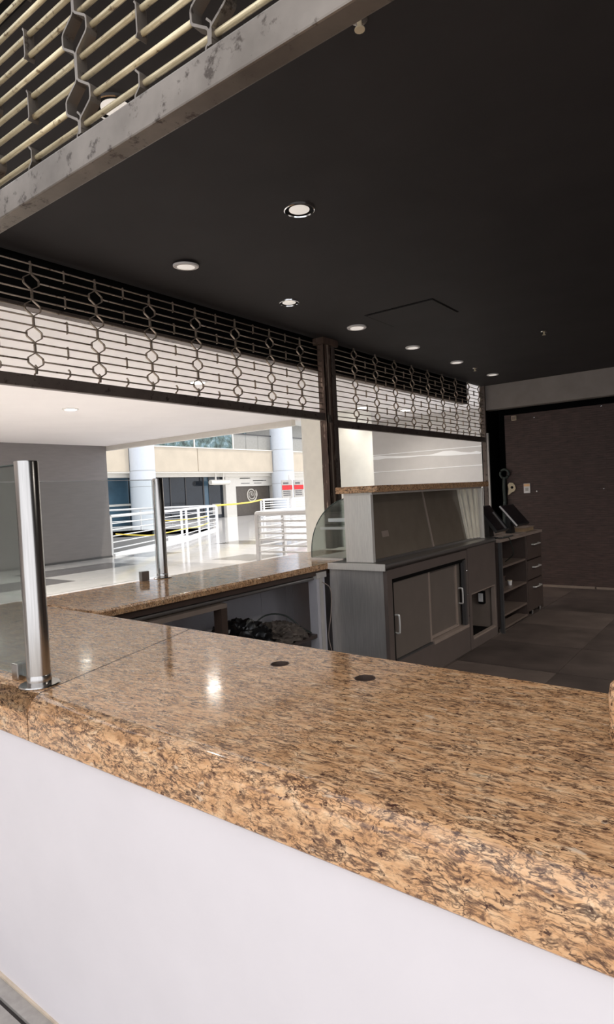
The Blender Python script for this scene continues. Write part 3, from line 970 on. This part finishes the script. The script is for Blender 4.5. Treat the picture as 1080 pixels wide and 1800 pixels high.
heap('black_bag', (-2.96, 3.06, 0.42), (0.24, 0.27, 0.19), M['bag_black'], 'crumpled black plastic bag heaped on the shelf under the long counter', 'bag', 3.1)
heap('cloth_bundle', (-2.90, 3.40, 0.42), (0.23, 0.22, 0.11), M['cloth'], 'grey brown crumpled cloth bundle beside the black bag on the shelf', 'cloth', 8.7, 0.22, 3.8)
for k, (lab, pts) in enumerate((
        ('loose dark cable looped over the cloth bundle', [(-3.05, 3.30, 0.50), (-3.0, 3.40, 0.57), (-2.9, 3.5, 0.56), (-2.8, 3.56, 0.47), (-2.72, 3.58, 0.43)]),
        ('thin pale cable hanging beside the counter corner leg', [(-2.645, 3.64, 0.80), (-2.60, 3.68, 0.74), (-2.615, 3.69, 0.55), (-2.63, 3.67, 0.40), (-2.60, 3.66, 0.27), (-2.58, 3.60, 0.16), (-2.55, 3.56, 0.006)]))):
    tag(obj('cable', tube(nb(), smooth_pts(pts, 6), 0.006 - 0.0025 * k, 8), M['rubber'] if k == 0 else M['shelf_light'], smooth=True), lab, 'cable')

# upright granite board at the right edge of frame
ub = nb()
prof = []
for k in range(9):
    a = math.pi / 2 + k / 8 * math.pi
    prof.append((1.30 + 0.028 * math.sin(a + math.pi / 2) * -1, k))
sec = []
for z, inset in ((0.9302, 0.006), (0.945, 0.0), (1.03, 0.0), (1.052, 0.004), (1.062, 0.014), (1.066, 0.03)):
    ring = []
    x0 = -0.264 + inset
    for k in range(9):
        a = math.pi / 2 + k / 8 * math.pi
        rr = 0.028 - min(inset, 0.02)
        ring.append((x0 + rr + rr * math.cos(a), 1.30 + rr * math.sin(a), z))
    ring += [(0.5, 1.30 - rr, z), (0.5, 1.30 + rr, z)]
    sec.append(ring)
loft(ub, sec)
tag(obj('granite_upstand', ub, M['granite'], smooth=True), 'upright granite board with rounded end at the right edge of the counter', 'upstand')


# ================================================================== glass guards
def guard_post(x, y, label, h, r):
    t = thing('guard_post', label, 'post', (x, y, 0.93), 'steel posts of the glass guards')
    obj('tube', lathe(nb(), [(r, 0.004), (r, h), (r * 0.96, h + 0.003), (0.004, h + 0.0035)], n=40), M['steel'], t, local=True, smooth=True)
    obj('collar', lathe(nb(), [(r * 1.02, 0.003), (r * 1.05, 0.005), (r * 1.05, 0.030), (r * 1.01, 0.032)], n=40), M['steel'], t, local=True, smooth=True)
    obj('base_flange', lathe(nb(), [(r * 1.72, 0.0002), (r * 1.74, 0.002), (r * 1.66, 0.005), (r * 1.0, 0.006)], n=40), M['steel'], t, local=True, smooth=True)
    return t


guard_post(-1.727, 0.943, 'tall brushed steel guard post standing on the front counter', 0.652, 0.033)
guard_post(-3.31, 2.722, 'thin far steel guard post on the long counter by the corridor', 0.672, 0.035)


def clamp(bm, c, sx, sy, sz):
    return box(bm, c[0] - sx, c[0] + sx, c[1] - sy, c[1] + sy, c[2] - sz, c[2] + sz)


g1 = thing('glass_guard', 'clear glass guard panel left of the near steel post', 'glass panel', (-2.5, 0.943, 0.93))
obj('pane', B(-3.30, -1.765, 0.939, 0.949, 0.945, 1.578), M['glass'], g1)
obj('pane_edge', B(-3.30, -1.765, 0.939, 0.949, 1.578, 1.580), M['glass_edge'], g1)
obj('clamp', clamp(nb(), (-1.845, 0.944, 0.955), 0.019, 0.014, 0.0245), M['steel'], g1, bevel=0.003)
g2 = thing('glass_guard', 'clear glass guard panel along the corridor side left of the far post', 'glass panel', (-3.32, 1.9, 0.93))
obj('pane', B(-3.325, -3.315, 0.97, 2.68, 0.945, 1.593), M['glass'], g2)
obj('pane_edge', B(-3.325, -3.315, 0.97, 2.68, 1.593, 1.597), M['rail_steel'], g2)
obj('clamp', clamp(nb(), (-3.32, 2.575, 0.962), 0.016, 0.03, 0.031), M['steel_dark'], g2, bevel=0.003)

# ================================================================== refrigerated display case
dc = thing('display_case', 'dark taupe display case with granite top, curved glass and sliding doors', 'display case', (-2.4, 4.8, 0))
XF = -2.15
ff = nb()
box(ff, XF - .03, XF, 3.73, 5.145, 0.82, 0.90)       # top rail
box(ff, XF - .03, XF, 3.73, 5.145, 0.0, 0.225)       # plinth
box(ff, XF - .03, XF, 3.73, 3.80, 0.225, 0.82)
box(ff, XF - .03, XF, 5.10, 5.145, 0.225, 0.82)
obj('door_frame', ff, M['case_brown'], dc)
ff = nb()
box(ff, XF - .03, XF + .004, 5.15, 5.82, 0.49, 0.90)
box(ff, XF - .03, XF + .004, 5.15, 5.205, 0.0, 0.49)
box(ff, XF - .03, XF + .004, 5.775, 5.82, 0.0, 0.49)
box(ff, XF - .03, XF + .004, 5.205, 5.775, 0.0, 0.09)
obj('compressor_panel', ff, M['case_brown'], dc)
obj('opening_rim', box(box(B(XF - .03, XF + .008, 5.205, 5.775, 0.083, 0.097), XF - .03, XF + .008, 5.765, 5.778, 0.09, 0.49), XF - .03, XF + .006, 5.205, 5.775, 0.484, 0.492), M['shelf_light'], dc)
obj('compressor_bay', box(box(B(-2.62, -2.6, 5.16, 5.82, 0.0, 0.9), -2.6, XF - .03, 5.16, 5.20, 0.0, 0.9), -2.6, XF - .03, 5.16, 5.8, 0.0, 0.07), M['black'], dc)
obj('bay_side', B(-2.6, XF - .03, 5.79, 5.82, 0.0, 0.9), M['tan_wood'], dc)
sk = obj('socket_box', B(-2.30, -2.245, 5.735, 5.789, 0.30, 0.42), M['black'], dc, bevel=0.004)
obj('socket_cover', B(-2.294, -2.251, 5.726, 5.735, 0.325, 0.405), M['white_plastic'], sk)
obj('compressor', lathe(nb(), [(0.10, 0.072), (0.12, 0.10), (0.12, 0.20), (0.08, 0.26), (0.02, 0.27)], (-2.42, 5.42, 0), 24), M['dark_metal'], dc, smooth=True)
# sliding doors in front
for k, (y0, y1, xf, ye) in enumerate(((3.805, 4.43, XF - .022, 4.40), (4.40, 5.095, XF - .046, 4.97))):
    d = obj('sliding_door', B(xf - .014, xf, y0, y1, 0.235, 0.81), M['case_door'], dc, bevel=0.002)
    if k == 0:
        obj('door_edge', B(xf - .002, xf + .006, y1 - .026, y1, 0.24, 0.79), M['shelf_light'], d)
        hy = 3.855
        hz0, hz1 = 0.42, 0.56
    else:
        obj('door_edge', box(box(B(xf - .002, xf + .010, 4.955, 4.98, 0.26, 0.77), xf - .002, xf + .010, 4.43, 5.0, 0.245, 0.268), xf - .002, xf + .006, 4.985, 5.0, 0.26, 0.80), M['shelf_light'], d)
        hy = 5.04
        hz0, hz1 = 0.43, 0.57
    hb = nb()
    tube(hb, smooth_pts([(xf - .002, hy, hz0 + .006), (xf + .026, hy, hz0 + .004), (xf + .036, hy, hz0 + .018), (xf + .036, hy, hz1 - .018), (xf + .026, hy, hz1 - .004), (xf - .002, hy, hz1 - .006)], 4), 0.0075, 10)
    obj('handle', hb, M['handle_steel'], d, smooth=True, label='pale steel bow handle')
obj('track', B(XF - .075, XF - .012, 3.80, 5.10, 0.79, 0.822), M['black'], dc)
obj('track', B(XF - .075, XF + .008, 4.42, 5.12, 0.215, 0.240), M['shelf_light'], dc)
obj('frame_gasket', box(B(XF - .028, XF + .002, 3.80, 3.812, 0.225, 0.82), XF - .028, XF + .002, 3.80, 5.10, 0.808, 0.82), M['black'], dc)
obj('frame_gasket', box(B(XF - .028, XF + .004, 5.06, 5.10, 0.235, 0.81), XF - .028, XF - .004, 3.81, 5.08, 0.225, 0.232), M['dark_metal'], dc)
for z in (0.71, 0.50, 0.31):
    s = nb()
    bmesh.ops.create_icosphere(s, subdivisions=2, radius=0.008)
    bmesh.ops.translate(s, verts=s.verts, vec=(XF + .002, 5.122, z))
    obj('screw', s, M['chrome'], dc)
obj('side_panel', B(-2.64, XF - .005, 3.735, 3.755, 0.0, 0.90), M['steel_side'], dc)
obj('worktop_lip', B(-2.63, XF + .004, 3.700, 3.706, 0.888, 0.936), M['steel_case'], dc)
obj('rear_panel', B(-2.92, -2.90, 3.90, 5.82, 0.0, 0.92), M['case_brown'], dc)
obj('rear_side', B(-2.92, -2.64, 3.90, 3.92, 0.0, 0.92), M['steel_dark'], dc)
obj('far_side', B(-2.92, XF, 5.80, 5.82, 0.0, 0.90), M['steel_dark'], dc)
obj('inner_wall', B(-2.62, -2.60, 3.76, 5.16, 0.0, 0.9), M['black'], dc)
# steel worktop with rounded front edge
wt = nb()
prof = [(-2.62, 0.902), (-2.62, 0.935), (-2.17, 0.935), (-2.155, 0.930), (-2.145, 0.918), (-2.148, 0.890)]
loft(wt, [[(x, y, z) for x, z in prof] for y in (3.705, 5.86)])
obj('worktop', wt, M['steel_dark'], dc, smooth=True, weighted=True)
obj('deck', B(-2.93, -2.622, 3.895, 5.84, 0.92, 0.945), M['steel_case'], dc)
# upper part
obj('end_panel', B(-2.505, -2.275, 3.765, 3.80, 0.936, 1.425), M['steel_case'], dc, bevel=0.003)
obj('end_panel', B(-2.505, -2.24, 5.79, 5.82, 0.936, 1.425), M['steel_case'], dc, bevel=0.003)
top = obj('granite_top', B(-2.545, -2.195, 3.72, 5.86, 1.438, 1.486), M['granite'], dc, bevel=0.006)
obj('top_support', B(-2.50, -2.26, 3.76, 5.83, 1.424, 1.438), M['steel_case'], dc)


def leaning(y0, y1, xb, xt, th, z0=0.95, z1=1.422):
    return loft(nb(), [[(xb - th, y, z0), (xb, y, z0), (xt, y, z1), (xt - th, y, z1)] for y in (y0, y1)])


gl = obj('sliding_glass', leaning(3.80, 4.80, -2.30, -2.385, 0.008), M['case_glass'], dc)
obj('sticker', leaning(3.99, 4.09, -2.325 + 0.004, -2.333 + 0.004, 0.004, 1.10, 1.145), M['shelf_light'], gl)
gr = obj('sliding_glass', leaning(4.79, 5.56, -2.312, -2.397, 0.008), M['case_glass'], dc)
obj('glass_stile', leaning(4.785, 4.805, -2.292, -2.377, 0.012), M['shelf_light'], dc)
for k, y in enumerate((5.545, 5.60, 5.66, 5.71)):
    obj('edge_strip', leaning(y, y + 0.035, -2.295 + 0.012 * k, -2.375 + 0.035 * k, 0.02), M['cream_strip'], dc)
obj('sill', loft(nb(), [[(-2.34, y, 0.936), (-2.27, y, 0.936), (-2.285, y, 0.952), (-2.33, y, 0.952)] for y in (3.80, 5.79)]), M['steel_dark'], dc)
# inside back and shelves, curved front glass
gz0, gh, gw = 0.946, 0.465, 0.425
arc = [(-2.50 - gw * math.sin(k / 20 * math.pi / 2) ** 1.0, gz0 + gh * math.cos(k / 20 * math.pi / 2) ** 0.9) for k in range(21)]
eg = loft(nb(), [[(x, y, z) for x, z in [(-2.50, gz0)] + arc] for y in (3.90, 3.906)])
obj('end_glass', eg, M['glass_case'], dc)
obj('glass_rim', tube(nb(), [(x, 3.903, z) for x, z in arc], 0.0035, 6), M['glass_edge'], dc, smooth=True)
cg = loft(nb(), [[(x, y, z) for x, z in arc] + [(x + 0.006, y, z - 0.004) for x, z in reversed(arc)] for y in (3.908, 5.80)])
obj('curved_glass', cg, M['glass_case'], dc, smooth=True)
obj('glass_shelf', B(-2.80, -2.42, 3.93, 5.78, 1.196, 1.204), M['glass_case'], dc)
obj('shelf_lamp', B(-2.76, -2.46, 3.92, 3.945, 1.225, 1.252), M['white_line'], dc)
obj('shelf_rail', B(-2.84, -2.46, 3.915, 3.935, 1.165, 1.185), M['rail_steel'], dc)

# ================================================================== shelf unit with drawers
su = thing('shelf_unit', 'dark brown low unit of open shelves and three drawers beyond the display case', 'shelf unit', (-2.4, 6.55, 0))
XS = -2.12
obj('top', B(-2.66, XS + .012, 5.87, 7.24, 0.885, 0.915), M['shelf_light'], su, bevel=0.003)
for y in (5.88, 6.655, 7.19):
    obj('upright', B(-2.64, XS, y, y + 0.035, 0.03 if y > 6 else 0.05, 0.885), M['shelf_wood'], su)
obj('back', B(-2.66, -2.64, 5.88, 7.22, 0.03, 0.885), M['black'], su)
for z in (0.645, 0.395, 0.170, 0.045):
    b = nb()
    box(b, -2.64, XS - .003, 5.915, 6.655, z - .02, z)
    obj('shelf', b, M['shelf_mid'], su)
for k, (z0, z1, zh) in enumerate(((0.62, 0.88, 0.775), (0.40, 0.605, 0.525), (0.06, 0.385, 0.305))):
    d = obj('drawer', B(-2.6, XS + .004, 6.70, 7.19, z0, z1), M['shelf_wood'], su, bevel=0.003)
    obj('handle', tube(nb(), smooth_pts([(XS + .002, 6.86, zh), (XS + .03, 6.865, zh), (XS + .034, 6.89, zh), (XS + .034, 7.05, zh), (XS + .03, 7.075, zh), (XS + .002, 7.08, zh)], 4), 0.008, 8), M['handle_steel'], d, smooth=True)
for y in (5.90, 6.90, 7.18):
    obj('foot', lathe(nb(), [(0.018, 0), (0.018, 0.05)], (XS - .03, y, 0), 14), M['steel'], su, smooth=True)
obj('front_post', B(XS - .01, XS + .02, 5.865, 5.895, 0.0, 0.885), M['dark_metal'], su)


# touch monitors
def monitor(y0, y1, ca, cb2, label, edge_mat, stand=True):
    # panel leaning between upper edge ca=(x,z) and lower edge cb2=(x,z)
    t = thing('monitor', label, 'monitor', ((ca[0] + cb2[0]) / 2, (y0 + y1) / 2, 0.915))
    a = Vector((ca[0], ca[1]))
    b = Vector((cb2[0], cb2[1]))
    d = (b - a).normalized()
    nn = Vector((-d.y, d.x))
    if nn.x < 0:
        nn = -nn
    sec = [a, b, b - nn * 0.032, a - nn * 0.026]
    loft_b = loft(nb(), [[(p.x, y, p.y) for p in sec] for y in (y0, y1)])
    obj('housing', loft_b, M['monitor'], t, bevel=0.003)
    s2 = [a + d * .012, b - d * .012, b - d * .012 + nn * .002, a + d * .012 + nn * .002]
    obj('screen', loft(nb(), [[(p.x, y, p.y) for p in s2] for y in (y0 + .012, y1 - .012)]), M['screen'], t)
    e2 = [a - nn * .001, b - nn * .001, b - nn * .017, a - nn * .017]
    obj('side_trim', loft(nb(), [[(p.x, y, p.y) for p in e2] for y in (y0 - .003, y0)]), edge_mat, t)
    mx = (ca[0] + cb2[0]) / 2 - 0.03
    mz = (ca[1] + cb2[1]) / 2 - 0.01
    ym = y0 + 0.09
    obj('stand', loft(nb(), [[(mx - .03, ym - .04, 0.93), (mx + .03, ym - .04, 0.93), (mx + .03, ym + .08, 0.93), (mx - .03, ym + .08, 0.93)],
                             [(mx - .03, ym - .03, mz), (mx + .02, ym - .03, mz - .02), (mx + .02, ym + .07, mz - .02), (mx - .03, ym + .07, mz)]]), M['monitor'], t)
    obj('base', B(mx - .12, mx + .12, ym - .09, ym + .16, 0.916, 0.932), M['monitor'] if edge_mat is not M['white_plastic'] else M['shelf_light'], t, bevel=0.004)
    return t


monitor(6.38, 6.78, (-2.275, 1.228), (-2.10, 1.02), 'tilted black touch monitor with a white lit side edge on the shelf unit', M['white_plastic'])
monitor(5.95, 6.30, (-2.36, 1.24), (-2.16, 0.99), 'black touch monitor half hidden behind the display case end', M['monitor'])
bx = thing('cardboard_tray', 'flat brown cardboard tray on the far end of the shelf unit top', 'tray', (-2.3, 7.0, 0.915))
obj('tray', B(-2.42, -2.18, 6.84, 7.16, 0.916, 0.955), M['paper'], bx, bevel=0.002)
obj('lid', B(-2.43, -2.17, 6.83, 7.17, 0.955, 0.962), M['tan_wood'], bx)
kb = thing('keyboard', 'thin dark keyboard lying at the front of the shelf unit top', 'keyboard', (-2.2, 6.15, 0.915))
obj('body', B(-2.235, -2.125, 5.98, 6.30, 0.916, 0.930), M['dark_metal'], kb, bevel=0.003)
kk = nb()
for i in range(4):
    for j in range(11):
        box(kk, -2.228 + i * 0.026, -2.206 + i * 0.026, 5.99 + j * 0.0275, 6.013 + j * 0.0275, 0.930, 0.934)
k_o = obj('keys', kk, M['shelf_light'], kb)
k_o['kind'] = 'stuff'
pbx = thing('box', 'small dark box on the second shelf of the low unit', 'box', (-2.33, 6.1, 0.395))
obj('carton', B(-2.45, -2.20, 5.95, 6.22, 0.396, 0.50), M['shelf_wood'], pbx, bevel=0.003)
obj('lid', B(-2.455, -2.195, 5.945, 6.225, 0.50, 0.512), M['dark_wood'], pbx)
cupb = thing('cup', 'small pale cup beside the dark box on the second shelf', 'cup', (-2.2, 6.36, 0.395))
obj('body', lathe(nb(), [(0.018, 0.001), (0.024, 0.05), (0.021, 0.05), (0.016, 0.006)], n=20), M['white_plastic'], cupb, local=True, smooth=True)
obj('rim', lathe(nb(), [(0.023, 0.048), (0.026, 0.050), (0.026, 0.053), (0.023, 0.053)], n=20), M['beige_plastic'], cupb, local=True, smooth=True)
tag(obj('cable', tube(nb(), smooth_pts([(-2.16, 5.98, 0.922), (-2.095, 6.05, 0.925), (-2.09, 6.12, 0.86), (-2.10, 6.2, 0.74), (-2.2, 6.25, 0.655)], 6), 0.005, 6), M['rubber'], smooth=True),
    'thin dark cable drooping from the shelf unit top to the first shelf', 'cable')

# ================================================================== back wall fittings
sw = thing('wall_switch', 'small white wall switch plate with orange top on the brown wall', 'switch', (-2.735, 8.80, 1.39))
obj('plate', B(-2.79, -2.70, 8.787, 8.80, 1.31, 1.445), M['white_plastic'], sw, bevel=0.003)
obj('orange_strip', B(-2.785, -2.705, 8.784, 8.787, 1.405, 1.44), M['orange_plastic'], sw)
obj('rocker', B(-2.765, -2.725, 8.781, 8.787, 1.34, 1.385), M['sign_grey'], sw)
jb = thing('socket_bracket', 'broken beige plastic socket bracket left of the wall switch', 'socket', (-2.95, 8.80, 1.38))
jbm = loft(nb(), [[(x, y, z) for x, z in ((-3.015, 1.29), (-2.99, 1.30), (-2.96, 1.33), (-2.92, 1.345), (-2.90, 1.38), (-2.91, 1.43), (-2.94, 1.465), (-2.985, 1.47), (-3.01, 1.44), (-3.0, 1.38))] for y in (8.775, 8.80)])
obj('bracket', jbm, M['beige_plastic'], jb)
obj('socket_hole', lathe(nb(), [(0.02, 0), (0.016, 0.004)], n=14), M['black'], jb, local=True).matrix_local = Matrix.Translation((0, -0.026, 0.02)) @ Matrix.Rotation(math.pi / 2, 4, 'X')
sm = thing('junction_box', 'tiny beige junction box near the top left of the brown wall', 'junction box', (-2.88, 8.80, 2.39))
obj('case', B(-2.92, -2.855, 8.77, 8.80, 2.345, 2.41), M['beige_plastic'], sm, bevel=0.003)
obj('lid', B(-2.912, -2.863, 8.766, 8.77, 2.353, 2.402), M['tan_wood'], sm)
hc = thing('cable_coil', 'dark green cable coil and hose hanging at the left edge of the brown wall', 'cable coil', (-3.04, 8.78, 1.5))
obj('coil', tube(nb(), [(-3.045 + 0.062 * math.cos(a), 8.765, 1.60 + 0.062 * math.sin(a)) for a in [2 * math.pi * k / 28 for k in range(29)]], 0.018, 10), M['rubber'], hc, smooth=True)
obj('hose', tube(nb(), smooth_pts([(-3.05, 8.765, 1.55), (-3.06, 8.765, 1.40), (-3.055, 8.765, 1.2), (-3.07, 8.765, 1.0), (-3.06, 8.765, 0.7)], 5), 0.026, 10), M['rubber'], hc, smooth=True)
